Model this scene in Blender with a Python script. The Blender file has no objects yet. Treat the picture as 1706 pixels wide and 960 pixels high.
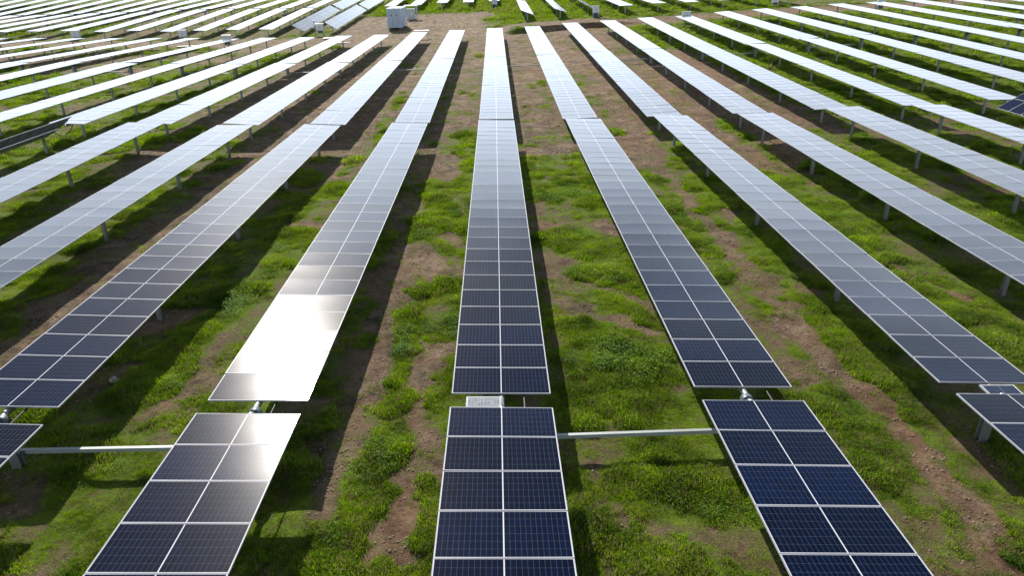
import bpy, math, random
import numpy as np
from mathutils import Matrix, Vector

random.seed(7)
rng = np.random.default_rng(11)
R = math.radians
scene = bpy.context.scene
col = scene.collection

# ---------------------------------------------------------------- camera
F_PX = 1172.76
CAM_H = 9.069
right = Vector((0.9994746, -0.0238917, -0.0219021))
up = Vector((0.0299747, 0.4242807, 0.9050345))
fwd = Vector((0.0123302, 0.9052155, -0.4247740))
cam_data = bpy.data.cameras.new("camera")
cam = bpy.data.objects.new("camera", cam_data)
col.objects.link(cam)
m3 = Matrix((right, up, -fwd)).transposed()
cam.matrix_world = Matrix.Translation((0, 0, CAM_H)) @ m3.to_4x4()
cam_data.sensor_width = 36.0
cam_data.lens = 36.0 * F_PX / 1706.0
cam_data.clip_start = 0.1
cam_data.clip_end = 6000
cam_data.dof.use_dof = False
scene.camera = cam

# ---------------------------------------------------------------- light
SUN_EL, SUN_AZ = 32.0, -15.8          # azimuth measured from +Y towards +X
SKY_STRENGTH = 0.052
SUN_STRENGTH = 5.0
EXPOSURE = 0.47
sun_dir = Vector((math.sin(R(SUN_AZ)) * math.cos(R(SUN_EL)), math.cos(R(SUN_AZ)) * math.cos(R(SUN_EL)), math.sin(R(SUN_EL))))
sl = bpy.data.lights.new("sun", 'SUN')
sl.energy = SUN_STRENGTH
sl.angle = R(0.5)
sl.color = (1.0, 0.94, 0.86)
so = bpy.data.objects.new("sun", sl)
so.rotation_euler = (-sun_dir).to_track_quat('-Z', 'Y').to_euler()
so.location = (0, 0, 60)
col.objects.link(so)

world = bpy.data.worlds.new("World")
scene.world = world
world.use_nodes = True
wn, wl = world.node_tree.nodes, world.node_tree.links
wn.clear()
w_out = wn.new('ShaderNodeOutputWorld')
w_bg = wn.new('ShaderNodeBackground')
sky = wn.new('ShaderNodeTexSky')
sky.sky_type = 'NISHITA'
sky.sun_disc = False
sky.sun_elevation = R(SUN_EL)
sky.sun_rotation = R(SUN_AZ)
sky.air_density = 1.3
sky.dust_density = 0.6
sky.ozone_density = 1.0
w_bg.inputs['Strength'].default_value = SKY_STRENGTH
# broken bright cloud low in the sky, thinning towards the zenith
w_tc = wn.new('ShaderNodeTexCoord')
w_sep = wn.new('ShaderNodeSeparateXYZ')
wl.new(w_tc.outputs['Generated'], w_sep.inputs[0])
w_map = wn.new('ShaderNodeMapping')
w_map.inputs['Scale'].default_value = (1.0, 1.0, 2.6)
wl.new(w_tc.outputs['Generated'], w_map.inputs[0])
w_n = wn.new('ShaderNodeTexNoise')
w_n.inputs['Scale'].default_value = 3.1
w_n.inputs['Detail'].default_value = 7
w_n.inputs['Roughness'].default_value = 0.55
wl.new(w_map.outputs[0], w_n.inputs['Vector'])
w_r = wn.new('ShaderNodeValToRGB')
w_r.color_ramp.elements[0].position = 0.38
w_r.color_ramp.elements[1].position = 0.68
wl.new(w_n.outputs[0], w_r.inputs[0])
w_lo = wn.new('ShaderNodeMapRange')          # cloud bank near the horizon
w_lo.interpolation_type = 'SMOOTHSTEP'
w_lo.inputs['From Min'].default_value = 0.17
w_lo.inputs['From Max'].default_value = 0.41
w_lo.inputs['To Min'].default_value = 1.0
w_lo.inputs['To Max'].default_value = 0.0
wl.new(w_sep.outputs[2], w_lo.inputs[0])
w_cov = wn.new('ShaderNodeMath'); w_cov.operation = 'MULTIPLY_ADD'
w_cov.use_clamp = True
w_hi = wn.new('ShaderNodeMapRange')
w_hi.inputs['From Min'].default_value = 0.28
w_hi.inputs['From Max'].default_value = 0.52
w_hi.inputs['To Min'].default_value = 0.75
w_hi.inputs['To Max'].default_value = 0.04
wl.new(w_sep.outputs[2], w_hi.inputs[0])
wl.new(w_r.outputs[0], w_cov.inputs[0])
wl.new(w_hi.outputs[0], w_cov.inputs[1])
wl.new(w_lo.outputs[0], w_cov.inputs[2])
# clouds are brighter towards the sun
w_dot = wn.new('ShaderNodeVectorMath'); w_dot.operation = 'DOT_PRODUCT'
wl.new(w_tc.outputs['Generated'], w_dot.inputs[0])
w_dot.inputs[1].default_value = sun_dir
w_cb = wn.new('ShaderNodeMapRange')
w_cb.inputs['From Min'].default_value = 0.0
w_cb.inputs['From Max'].default_value = 1.0
w_cb.inputs['To Min'].default_value = 20
w_cb.inputs['To Max'].default_value = 43.0
wl.new(w_dot.outputs['Value'], w_cb.inputs[0])
w_cc = wn.new('ShaderNodeVectorMath'); w_cc.operation = 'SCALE'
w_cc.inputs[0].default_value = (0.81, 0.925, 1.08)
wl.new(w_cb.outputs[0], w_cc.inputs['Scale'])
w_mix = wn.new('ShaderNodeMix'); w_mix.data_type = 'RGBA'
wl.new(w_cov.outputs[0], w_mix.inputs['Factor'])
wl.new(sky.outputs[0], w_mix.inputs['A'])
wl.new(w_cc.outputs[0], w_mix.inputs['B'])
wl.new(w_mix.outputs['Result'], w_bg.inputs['Color'])
wl.new(w_bg.outputs[0], w_out.inputs[0])

scene.view_settings.view_transform = 'Standard'
scene.view_settings.look = 'None'
scene.view_settings.exposure = EXPOSURE
scene.view_settings.gamma = 1.0
scene.view_settings.use_curve_mapping = False
scene.cycles.use_denoising = True
scene.cycles.max_bounces = 6
scene.cycles.sample_clamp_indirect = 6.0

# ---------------------------------------------------------------- helpers
class MB:
    """collects shapes and links them as one mesh object"""
    def __init__(self):
        self.v, self.f, self.m, self.uv, self.sm = [], [], [], [], []
    def face(self, idx, mat=0, uv=None, smooth=False):
        self.f.append(tuple(idx)); self.m.append(mat); self.uv.append(uv); self.sm.append(smooth)
    def box(self, c, d, mat=0, M=None):
        o = len(self.v)
        for z in (-.5, .5):
            for y in (-.5, .5):
                for x in (-.5, .5):
                    p = Vector((x * d[0], y * d[1], z * d[2]))
                    if M is not None: p = M @ p
                    self.v.append((p.x + c[0], p.y + c[1], p.z + c[2]))
        for q in ((0, 2, 3, 1), (4, 5, 7, 6), (0, 1, 5, 4), (2, 6, 7, 3), (0, 4, 6, 2), (1, 3, 7, 5)):
            self.face([o + i for i in q], mat)
        return self
    def tube(self, pts, r, n=10, mat=0, cap=True):
        pts = [Vector(p) for p in pts]
        rings = []
        for i, p in enumerate(pts):
            t = (pts[min(i + 1, len(pts) - 1)] - pts[max(i - 1, 0)]).normalized()
            a = t.cross(Vector((0, 0, 1)))
            if a.length < 1e-3: a = t.cross(Vector((1, 0, 0)))
            a.normalize(); b = a.cross(t)
            rr = r[i] if isinstance(r, (list, tuple)) else r
            o = len(self.v)
            for k in range(n):
                q = p + (a * math.cos(2 * math.pi * k / n) + b * math.sin(2 * math.pi * k / n)) * rr
                self.v.append(tuple(q))
            rings.append(o)
        for i in range(len(rings) - 1):
            for k in range(n):
                k2 = (k + 1) % n
                self.face((rings[i] + k, rings[i] + k2, rings[i + 1] + k2, rings[i + 1] + k), mat, None, True)
        if cap:
            self.face([rings[0] + k for k in reversed(range(n))], mat)
            self.face([rings[-1] + k for k in range(n)], mat)
        return self
    def mesh(self, name, mats):
        me = bpy.data.meshes.new(name)
        me.from_pydata(self.v, [], self.f)
        for mt in mats: me.materials.append(mt)
        me.polygons.foreach_set('material_index', self.m)
        me.polygons.foreach_set('use_smooth', self.sm)
        if any(u is not None for u in self.uv):
            lay = me.uv_layers.new(name='UVMap')
            i = 0
            flat = []
            for f, u in zip(self.f, self.uv):
                if u is None: u = [(-1, -1)] * len(f)
                for a in u: flat += [a[0], a[1]]
            lay.data.foreach_set('uv', flat)
        me.update()
        return me

def link(name, data, parent=None, M=None):
    o = bpy.data.objects.new(name, data)
    col.objects.link(o)
    if parent is not None: o.parent = parent
    if M is not None: o.matrix_local = M
    return o

def tag(o, label=None, cat=None, group=None, kind=None):
    if label: o['label'] = label
    if cat: o['category'] = cat
    if group: o['group'] = group
    if kind: o['kind'] = kind
    return o

def empty(name, loc, rz=0.0):
    o = bpy.data.objects.new(name, None)
    o.empty_display_size = 0.3
    col.objects.link(o)
    o.location = loc
    o.rotation_euler = (0, 0, rz)
    return o

# ---------------------------------------------------------------- noise for the terrain and the ground cover
_lat = rng.random((256, 256))
def vnoise(x, y):
    xi = np.floor(x).astype(int); yi = np.floor(y).astype(int)
    fx = x - xi; fy = y - yi
    fx = fx * fx * (3 - 2 * fx); fy = fy * fy * (3 - 2 * fy)
    g = lambda a, b: _lat[a & 255, b & 255]
    return (g(xi, yi) * (1 - fx) + g(xi + 1, yi) * fx) * (1 - fy) + (g(xi, yi + 1) * (1 - fx) + g(xi + 1, yi + 1) * fx) * fy
def fbm(x, y, s=1.0, o=4):
    x = np.asarray(x, float) / s; y = np.asarray(y, float) / s
    t = 0; a = .5; n = 0
    for i in range(o):
        t = t + a * vnoise(x + 17.3 * i, y - 9.1 * i); n += a
        x = x * 2.03; y = y * 2.03; a *= .5
    return t / n

# ---------------------------------------------------------------- measured layout
ROW = 5.576          # distance between rows
X0 = -0.119
HP = 1.45            # panel height over the ground
K0 = -16
JOINT = {
    '0f': [[12.97,0.37],[12.97,0.35],[12.97,0.34],[12.97,0.32],[12.97,0.3],[12.97,0.29],[12.97,0.27],[12.97,0.25],[12.97,0.24],[12.97,0.22],[12.97,0.2],[12.97,0.19],[12.97,0.17],[12.97,0.15],[12.9,0.14],[13.0,0.11],[13.0,0.06],[12.93,0.08],[12.81,0.12],[12.91,0.12],[12.91,0.12],[12.91,0.12],[12.91,0.13],[12.91,0.13],[12.91,0.13],[12.91,0.13],[12.91,0.13],[12.91,0.14],[12.91,0.14],[12.91,0.14],[12.91,0.14]],
    '1n': [[13.6,0.73],[13.6,0.69],[13.6,0.65],[13.6,0.6],[13.6,0.56],[13.6,0.52],[13.6,0.48],[13.6,0.44],[13.6,0.4],[13.6,0.36],[13.6,0.32],[13.6,0.28],[13.6,0.24],[13.6,0.2],[13.51,0.16],[13.64,0.02],[13.64,0.0],[13.58,0.01],[13.41,0.02],[13.54,0.01],[13.54,0.01],[13.54,0.01],[13.54,0.01],[13.54,0.0],[13.54,0.0],[13.54,-0.0],[13.54,-0.0],[13.54,-0.01],[13.54,-0.01],[13.54,-0.01],[13.54,-0.01]],
    '1f': [[45.53,1.65],[45.53,1.52],[45.53,1.39],[45.53,1.26],[45.53,1.13],[45.53,1.0],[45.53,0.86],[45.53,0.73],[45.53,0.6],[45.53,0.47],[45.53,0.34],[45.53,0.21],[45.36,0.08],[45.56,-0.23],[45.68,-0.35],[45.81,-0.41],[45.8,-0.38],[45.69,-0.41],[45.57,-0.29],[45.58,-0.35],[45.08,-0.1],[45.15,-0.09],[45.27,-0.03],[45.27,0.03],[45.27,0.08],[45.27,0.14],[45.27,0.19],[45.27,0.25],[45.27,0.3],[45.27,0.36],[45.27,0.41]],
    '2n': [[46.54,1.75],[46.54,1.59],[46.54,1.43],[46.54,1.27],[46.54,1.11],[46.54,0.95],[46.54,0.79],[46.54,0.63],[46.54,0.47],[46.54,0.31],[46.54,0.15],[46.49,-0.01],[46.48,-0.14],[46.64,-0.38],[47.01,-0.61],[46.88,-0.62],[47.02,-0.57],[47.05,-0.67],[46.91,-0.63],[46.48,-0.51],[46.8,-0.43],[46.24,-0.28],[46.17,-0.02],[46.4,0.1],[46.4,0.23],[46.4,0.36],[46.4,0.49],[46.4,0.62],[46.4,0.75],[46.4,0.88],[46.4,1.01]],
    '2f': [[78.71,1.27],[78.71,1.12],[78.71,0.98],[78.71,0.83],[78.71,0.69],[78.71,0.54],[78.71,0.4],[78.66,0.25],[78.45,0.17],[79.03,-0.1],[78.69,-0.29],[78.88,-0.5],[78.72,-0.55],[78.76,-0.63],[79.04,-0.6],[78.98,-0.54],[79.11,-0.52],[79.18,-0.44],[78.94,-0.24],[78.7,-0.06],[78.82,0.07],[78.47,0.24],[78.21,0.65],[78.09,0.88],[77.72,1.03],[78.0,1.17],[77.94,1.31],[77.94,1.45],[77.94,1.59],[77.94,1.73],[77.94,1.87]],
    '3f': [[110.53,0.38],[110.53,0.27],[110.53,0.15],[110.53,0.04],[110.44,-0.07],[110.55,-0.21],[110.59,-0.34],[110.79,-0.49],[110.73,-0.58],[110.93,-0.87],[110.92,-0.83],[111.06,-0.93],[110.91,-0.82],[111.02,-0.8],[111.27,-0.62],[111.25,-0.44],[111.35,-0.31],[111.41,-0.21],[111.17,0.19],[110.93,0.4],[111.01,0.65],[110.7,0.81],[110.39,1.25],[110.41,1.51],[110.12,1.73],[110.15,1.95],[110.12,2.09],[110.13,2.25],[110.13,2.4],[110.13,2.56],[110.13,2.71]]}
TILT = {3: {-12: -0.3, -11: 0.0, -10: 0.0, -9: 0.1, -8: -0.3, -7: -0.6, -6: 1.1, -5: 1.1, -4: 0.5, -3: 1.0, -2: 1.0, -1: 1.6, 0: 1.0, 1: 0.2, 2: 0.1, 3: 0.2, 4: -1.8, 5: -1.8, 6: -3.0, 7: -3.2, 8: -1.9, 9: -1.7, 10: -2.4},
        2: {-9: 3.2, -8: 1.7, -7: 3.7, -6: 0.0, -5: 2.8, -4: 3.3, -3: 4.5, -2: 3.4, -1: 2.4, 0: 1.2, 1: -1.1, 2: -1.4, 3: 0.2, 4: -1.7, 5: 1.9, 6: 0.8, 7: -0.9, 8: -0.4, 9: -0.8},
        1: {-5: -33.0, -4: 2.5, -3: 1.7, -2: 3.7, -1: 2.7, 0: 2.1, 1: 2.4, 2: 3.2, 3: 0.3, 4: -1.3, 5: 2.0, 6: -31.0},
        0: {-2: 3.7, -1: 2.7, 0: 2.4, 1: 3.0, 2: 3.2}}
def J(t, k):
    k = max(-16, min(14, k))
    return JOINT[t][k - K0]
# third tier (near end at about Y 128, joint at about 161, far end at about 194): height of the axis by row
Z4 = {-24: -.1, -20: -.2, -18: -.25, -14: -.35, -13: -.44, -12: -.7, -11: -.65, -10: -.92, -8: -.88, -7: -.97, -6: -.96, -5: -.65, -4: -.6, -3: -.6, -2: -.55, -1: -.25, 0: .2, 1: .75, 2: .98, 3: 1.2, 4: 1.44, 5: 1.69, 6: 1.75, 8: 2.1, 14: 2.9}
Z5 = {-24: .5, -18: .45, -16: .44, -14: .55, -12: .8, -10: .7, -7: .5, -5: .4, -4: .36, -3: .55, -2: .81, -1: .8, 0: .9, 2: 1.3, 6: 2.0, 14: 3.0}
Z6 = {-24: 2.8, -18: 2.3, -14: 1.9, -12: 1.6, -7: 1.5, -4: 1.2, 0: 1.4, 6: 2.6, 14: 4.0}
def zi(d, k):
    ks = sorted(d)
    return np.interp(k, ks, [d[q] for q in ks])

_st = [(-40, {-16: .6, -5: .4, 0: .35, 6: .3, 14: .6}), (0, {-16: .6, -5: .35, 0: .2, 6: .2, 14: .5}),
       (13.3, {k: (J('0f', k)[1] * .5 + J('1n', k)[1] * .5) for k in range(-8, 8)}),
       (46.1, {k: (J('1f', k)[1] * .5 + J('2n', k)[1] * .5) for k in range(-9, 15)}),
       (78.9, {k: J('2f', k)[1] for k in range(-14, 15)}),
       (111, {k: J('3f', k)[1] for k in range(-16, 15)}),
       (128, Z4), (161.5, Z5), (194, Z6), (260, {-24: 3.2, 0: 1.5, 14: 4.2}), (2000, {-24: 3.0, 14: 3.0})]
def ground_z(x, y, rough=True):
    x = np.asarray(x, float); y = np.asarray(y, float)
    k = (x - X0) / ROW
    cols_ = np.stack([zi(d, k) for _, d in _st])
    ys = np.array([a for a, _ in _st])
    i = np.clip(np.searchsorted(ys, y) - 1, 0, len(ys) - 2)
    t = np.clip((y - ys[i]) / (ys[i + 1] - ys[i]), 0, 1)
    # rows beyond the second tier stand on ground that steps up between Y 116 and Y 119
    st_ = (i == 5) & (k > .2)
    ts = np.clip((y - 116.0) / 1.1, 0, 1); ts = ts * ts * (3 - 2 * ts)
    bl = np.clip((k - .2) / .3, 0, 1) * np.clip((4.2 - k) / 1.0, 0, 1)
    t = np.where(st_, t * (1 - bl) + ts * bl, t)
    a0 = np.take_along_axis(cols_, i[None], 0)[0]; a1 = np.take_along_axis(cols_, i[None] + 1, 0)[0]
    z = a0 * (1 - t) + a1 * t - HP
    if rough:
        z = z + (fbm(x, y, 2.2, 4) - .5) * .16 + (fbm(x + 50, y, .55, 3) - .5) * .07
    return z

# bare and green patches: (greenness, half width, centre line)
STROKES = [(0.05,0.55,[(-7.2,49.5),(-5.5,49.3),(-3.7,51.0)]),
 (0.1,0.77,[(-4.6,44.8),(-4.3,36.7)]),
 (0.75,0.79,[(-2.6,46.2),(-2.9,49.0)]),
 (0.95,1.12,[(-3.1,36.6),(-3.1,28.4)]),
 (0.1,0.49,[(-2.9,37.7),(-2.9,42.3)]),
 (0.15,0.28,[(-2.3,28.0),(-1.6,27.3)]),
 (0.08,0.59,[(-3.5,25.8),(-1.8,24.2)]),
 (0.1,0.44,[(-3.9,23.6),(-3.2,25.2)]),
 (0.9,0.46,[(-3.1,22.4),(-2.4,22.9)]),
 (0.9,0.27,[(-1.7,21.9),(-1.7,19.0)]),
 (1.0,0.72,[(-2.9,19.8),(-2.6,19.4)]),
 (0.9,0.53,[(-2.9,18.0),(-3.3,18.3)]),
 (0.12,0.31,[(-3.7,22.0),(-3.8,18.7),(-3.9,16.1),(-3.9,15.0),(-3.9,12.7),(-4.0,11.6)]),
 (0.12,0.31,[(-2.1,18.6),(-2.4,16.3),(-2.3,14.4),(-2.2,12.6),(-2.2,11.2),(-2.2,10.1)]),
 (0.85,0.51,[(-3.1,17.1),(-3.1,15.3)]),
 (0.95,0.59,[(-3.0,14.0),(-3.1,12.7),(-3.2,11.4),(-3.4,10.1)]),
 (0.9,0.33,[(-1.9,16.6),(-1.7,14.9)]),
 (0.5,0.22,[(-1.9,14.3),(-2.0,13.9)]),
 (0.15,0.24,[(-2.0,13.3),(-1.8,12.6)]),
 (1.0,0.32,[(-1.7,11.7),(-1.8,9.9)]),
 (0.1,0.24,[(-2.5,10.5),(-2.1,10.1)]),
 (0.1,0.54,[(-5.0,15.1),(-4.5,15.3)]),
 (0.75,0.73,[(-5.0,12.2),(-4.9,10.5)]),
 (0.7,0.57,[(-4.2,19.5),(-4.6,16.8)]),
 (0.8,0.4,[(-4.6,21.2),(-4.7,20.3)]),
 (0.15,0.53,[(-4.1,18.0),(-4.2,16.7)]),
 (0.05,1.12,[(2.6,43.2),(5.7,44.4)]),
 (0.9,0.64,[(2.1,40.8),(4.6,39.7)]),
 (0.15,0.23,[(2.0,36.9),(4.1,36.7)]),
 (0.9,0.9,[(2.0,34.0),(4.7,33.7)]),
 (0.25,0.21,[(1.9,29.4),(2.5,29.3)]),
 (0.95,1.37,[(2.3,27.3),(4.0,26.5)]),
 (0.1,0.45,[(4.4,29.2),(4.8,28.5)]),
 (0.95,0.68,[(3.0,24.1),(4.2,23.5)]),
 (0.12,0.24,[(1.5,23.6),(2.6,23.1),(4.2,22.0),(5.0,20.5),(5.1,19.5)]),
 (0.85,0.27,[(1.9,22.1),(3.0,21.6)]),
 (0.12,0.18,[(1.7,21.0),(3.1,19.8),(4.1,19.2),(4.9,18.4)]),
 (0.8,0.18,[(3.5,20.9),(4.1,20.6)]),
 (0.9,0.98,[(2.1,18.0),(4.0,16.9)]),
 (0.95,0.7,[(1.8,15.3),(4.2,14.9)]),
 (1.0,0.56,[(3.8,15.6),(4.2,14.9)]),
 (0.55,0.61,[(1.8,12.5),(2.0,10.6)]),
 (0.85,0.75,[(3.8,12.6),(4.4,11.7)]),
 (0.35,0.31,[(1.7,12.7),(1.7,11.3)]),
 (0.3,0.17,[(2.0,11.5),(2.4,10.6)]),
 (0.5,0.55,[(3.7,10.9),(4.6,9.9)]),
 (0.35,0.18,[(3.0,10.6),(3.8,10.1)]),
 (0.1,1.29,[(8.6,50.5),(8.7,40.3)]),
 (0.85,0.55,[(7.6,49.6),(8.1,47.6)]),
 (0.85,0.64,[(8.1,36.6),(8.4,34.4)]),
 (0.2,0.35,[(7.4,40.8),(9.2,41.7)]),
 (0.85,0.61,[(7.9,30.7),(8.1,26.8),(8.3,24.0)]),
 (0.85,0.58,[(10.2,36.4),(9.8,30.5),(10.2,26.7),(10.3,23.6)]),
 (0.15,0.3,[(9.2,37.7),(8.9,31.4),(9.0,26.8),(8.9,23.7)]),
 (0.25,0.3,[(10.2,30.5),(10.3,29.2)]),
 (0.2,0.75,[(8.8,22.6),(9.0,20.3)]),
 (0.2,0.36,[(10.3,22.0),(10.4,21.1)]),
 (0.75,0.35,[(8.3,21.7),(8.0,19.5)]),
 (0.75,0.24,[(8.3,18.3),(8.8,16.9)]),
 (0.8,0.22,[(9.6,21.1),(10.3,20.6)]),
 (0.08,0.38,[(8.9,19.4),(9.3,17.2)]),
 (0.1,0.29,[(9.3,16.9),(9.2,15.7),(9.4,14.6)]),
 (0.9,0.46,[(8.1,14.9),(8.3,13.6),(8.4,12.3),(8.3,11.2)]),
 (0.75,0.34,[(10.1,17.2),(10.5,15.9)]),
 (0.75,0.38,[(9.5,14.6),(9.8,12.7)]),
 (0.55,0.58,[(9.1,11.5),(9.1,9.9)]),
 (0.55,0.48,[(7.4,10.4),(8.0,9.6)]),
 (0.05,0.18,[(9.4,14.6),(9.5,13.3),(9.4,12.3),(9.4,11.1),(9.4,10.1),(9.4,9.4)]),
 (0.2,0.21,[(10.7,13.3),(10.7,12.0)]),
 (0.15,0.22,[(9.3,16.6),(9.3,18.6),(9.1,21.2),(9.0,23.2)]),
 (0.1,0.73,[(14.3,50.8),(14.7,42.6),(14.1,34.9)]),
 (0.95,1.27,[(13.9,36.0),(14.1,31.0),(14.2,26.3)]),
 (0.95,1.05,[(14.3,25.0),(14.5,20.8),(14.5,17.2)]),
 (0.1,0.18,[(14.5,24.1),(14.8,22.2),(14.9,20.5)]),
 (0.6,0.63,[(15.6,49.6),(15.9,48.5)]),
 (0.08,1.22,[(17.4,100.1),(18.1,72.2),(18.2,53.6),(17.8,43.0),(17.0,38.1)]),
 (0.9,1.17,[(18.0,38.0),(18.2,32.4),(18.4,26.0)]),
 (0.2,0.25,[(20.2,27.2),(20.0,24.6)]),
 (0.75,0.51,[(17.1,90.0),(17.7,78.9)]),
 (0.1,1.41,[(20.7,86.2),(21.1,61.2),(21.7,48.8)]),
 (0.15,0.49,[(22.1,47.7),(22.4,41.7)]),
 (0.9,0.95,[(22.5,44.1),(23.3,36.2)]),
 (0.9,0.77,[(25.0,94.7),(25.6,75.1)]),
 (0.1,1.48,[(-11.9,82.2),(-11.5,60.3),(-11.3,45.6)]),
 (0.85,0.48,[(-8.4,64.2),(-8.5,58.6)]),
 (0.85,0.51,[(-8.5,54.9),(-7.9,46.0)]),
 (0.85,0.48,[(-8.6,42.9),(-9.0,39.6)]),
 (0.9,0.65,[(-8.9,37.1),(-9.1,34.0)]),
 (0.95,1.32,[(-9.8,33.1),(-9.8,26.3),(-9.7,22.4)]),
 (0.15,0.35,[(-9.0,30.3),(-7.9,30.0)]),
 (0.95,1.02,[(-9.4,21.5),(-9.7,18.4),(-10.1,16.2)]),
 (0.85,0.4,[(-8.6,29.3),(-7.9,28.5)]),
 (0.1,0.5,[(-10.8,21.2),(-11.1,19.9)]),
 (0.1,0.51,[(-11.1,17.1),(-11.6,16.9)]),
 (0.6,0.83,[(-8.9,14.5),(-8.9,13.0)]),
 (0.55,0.85,[(-8.5,12.0),(-9.3,11.2)]),
 (0.15,0.41,[(-10.7,12.7),(-10.7,12.1)]),
 (0.35,0.32,[(-8.2,15.8),(-8.6,15.6)]),
 (0.5,0.29,[(-9.4,13.9),(-8.9,14.2)]),
 (0.7,0.58,[(-13.7,20.1),(-14.2,18.6)]),
 (0.6,0.74,[(-10.2,27.0),(-10.7,23.5)]),
 (0.08,1.47,[(-14.6,78.1),(-14.9,53.5),(-14.7,41.5),(-14.6,32.6),(-14.7,26.7)]),
 (0.1,0.46,[(-11.9,44.8),(-12.8,36.4),(-13.5,27.9),(-13.8,22.3),(-14.2,18.6)]),
 (0.8,0.62,[(-16.1,42.3),(-16.6,39.7)]),
 (0.9,0.59,[(-18.4,33.4),(-18.4,31.7)]),
 (0.85,0.61,[(-17.5,26.9),(-17.3,24.0)]),
 (0.7,0.51,[(-15.8,21.5),(-15.8,19.8)]),
 (0.5,0.55,[(-16.3,34.7),(-16.7,32.8)]),
 (0.08,0.66,[(-15.0,23.8),(-15.4,21.9)]),
 (0.1,0.82,[(-21.9,101.8),(-21.4,75.1),(-21.0,54.3),(-21.3,43.6)]),
 (0.85,0.56,[(-21.4,51.3),(-21.4,47.6)]),
 (0.85,0.72,[(-23.2,46.9),(-23.3,42.4)]),
 (0.9,0.67,[(-24.2,38.7),(-23.4,33.4)]),
 (0.2,0.34,[(-24.2,35.9),(-24.9,35.5)]),
 (0.8,0.41,[(-20.1,30.6),(-19.9,27.7)]),
 (0.2,0.37,[(-23.7,43.1),(-22.8,44.5)]),
 (0.9,0.94,[(-27.9,76.2),(-27.5,62.6),(-27.6,52.0)]),
 (0.8,0.53,[(-29.1,48.5),(-27.8,40.9)]),
 (0.25,0.37,[(-34.1,63.6),(-34.5,58.4)]),
 (0.3,0.25,[(-32.3,49.7),(-31.8,46.3)]),
 (0.25,0.75,[(-23.0,92.4),(-23.9,82.0)]),
 (0.8,0.38,[(-2.2,92.3),(-2.2,89.8)]),
 (0.45,0.41,[(4.5,70.7),(3.9,56.8)]),
 (0.5,0.24,[(3.1,72.8),(3.1,67.3)]),
 (0.55,0.29,[(8.5,57.4),(8.1,52.7)]),
 (0.4,0.31,[(-5.4,74.3),(-4.5,56.7)]),
 (0.5,0.29,[(-9.3,89.6),(-8.7,77.0)]),
 (0.4,0.32,[(8.5,78.3),(7.7,63.3)])]

def seg_dist(x, y, a, b):
    ax, ay = a; bx, by = b
    dx, dy = bx - ax, by - ay
    t = np.clip(((x - ax) * dx + (y - ay) * dy) / (dx * dx + dy * dy + 1e-9), 0, 1)
    return np.hypot(x - ax - t * dx, y - ay - t * dy)
def sstep(a, b, v):
    t = np.clip((v - a) / (b - a), 0, 1)
    return t * t * (3 - 2 * t)
def green(x, y):
    """how green the ground is, 0 bare soil .. 1 lush"""
    x = np.asarray(x, float); y = np.asarray(y, float)
    xw = x + (fbm(x, y, 1.7, 3) - .5) * 1.3 + (fbm(x + 3, y, .5, 2) - .5) * .7
    yw = y + (fbm(x + 31, y + 7, 1.9, 3) - .5) * 1.6 + (fbm(x - 8, y + 2, .55, 2) - .5) * .7
    k = (xw - X0) / ROW
    g = np.full(x.shape, .60)
    # soil kept bare by vehicles and shade along the rows
    lane = (xw - X0 + (fbm(x, y, 3.3, 2) - .5) * .8) / ROW
    u = lane - np.floor(lane)
    bare = np.exp(-((u - .35) / .16) ** 2) * np.where((k > -4.6) & (k < -.7), 1.0, np.where((k > 1.6) & (k < 3.6), .45, .25))
    g = g - bare * sstep(.30, .5, fbm(x + 70, y * .35, 2.0, 3))
    streak = fbm(x * 2.6 + 5, y * .22, 1.0, 3) - .5
    g = g + streak * .55
    g = g + .09 * ((u > .45) & (u < .95))
    far = sstep(46, 54, yw)
    mid = sstep(-4.6, -4.0, k) * (1 - sstep(3.0, 3.5, k))
    g = g * (1 - far) + far * (mid * (.15 + .9 * np.clip(fbm(x + 9, y * .45, 2.4, 3) - .48, 0, .3)) + (1 - mid) * .82)
    # drier strip on the left rows
    left = (1 - sstep(-5.2, -4.4, k)) * far
    g = g - left * .35 * sstep(.45, .6, fbm(x, y, 6, 3))
    g = g - sstep(70, 95, yw) * (1 - sstep(-5.5, -4.8, k)) * .25
    # dirt track across the far end of the second tier
    road = sstep(112, 114, yw) * (1 - sstep(124, 127, yw))
    road = np.where(k > .3, sstep(111.3, 112, yw) * (1 - sstep(114.5, 116, yw)) + sstep(121.5, 123, yw) * (1 - sstep(124.5, 126.5, yw)), road)
    road = np.where(k > 3.4, sstep(113, 115, yw) * (1 - sstep(121, 124, yw)), road)
    g = g * (1 - road) + road * .06
    # beyond the track
    b = sstep(124, 126, yw)
    gb = np.where(k > -4.7, .92, .35 + .4 * (fbm(x, y, 9, 2) - .3))
    gb = np.where(k > 9, .4, gb)
    yard = sstep(-5.0, -4.6, k) * (1 - sstep(-.5, .1, k + (fbm(x, y, 5, 2) - .5) * 1.2)) * (1 - sstep(152, 158, yw))
    gb = gb * (1 - yard) + yard * .06
    g = g * (1 - b) + b * gb
    g = np.where(yw > 200, .8, g)
    for v, w, pts in STROKES:
        d = np.min([seg_dist(xw, yw, pts[i], pts[i + 1]) for i in range(len(pts) - 1)], axis=0)
        w = w * (1.3 if v < .3 else .95)
        a = 1 - sstep(w * .5, w * 1.4, d)
        g = g * (1 - a) + v * a
    g = g + (fbm(x + 11, y - 5, .9, 4) - .5) * .8 + (fbm(x - 40, y + 3, 4.5, 3) - .5) * .45
    return np.clip(g, 0, 1)

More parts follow.
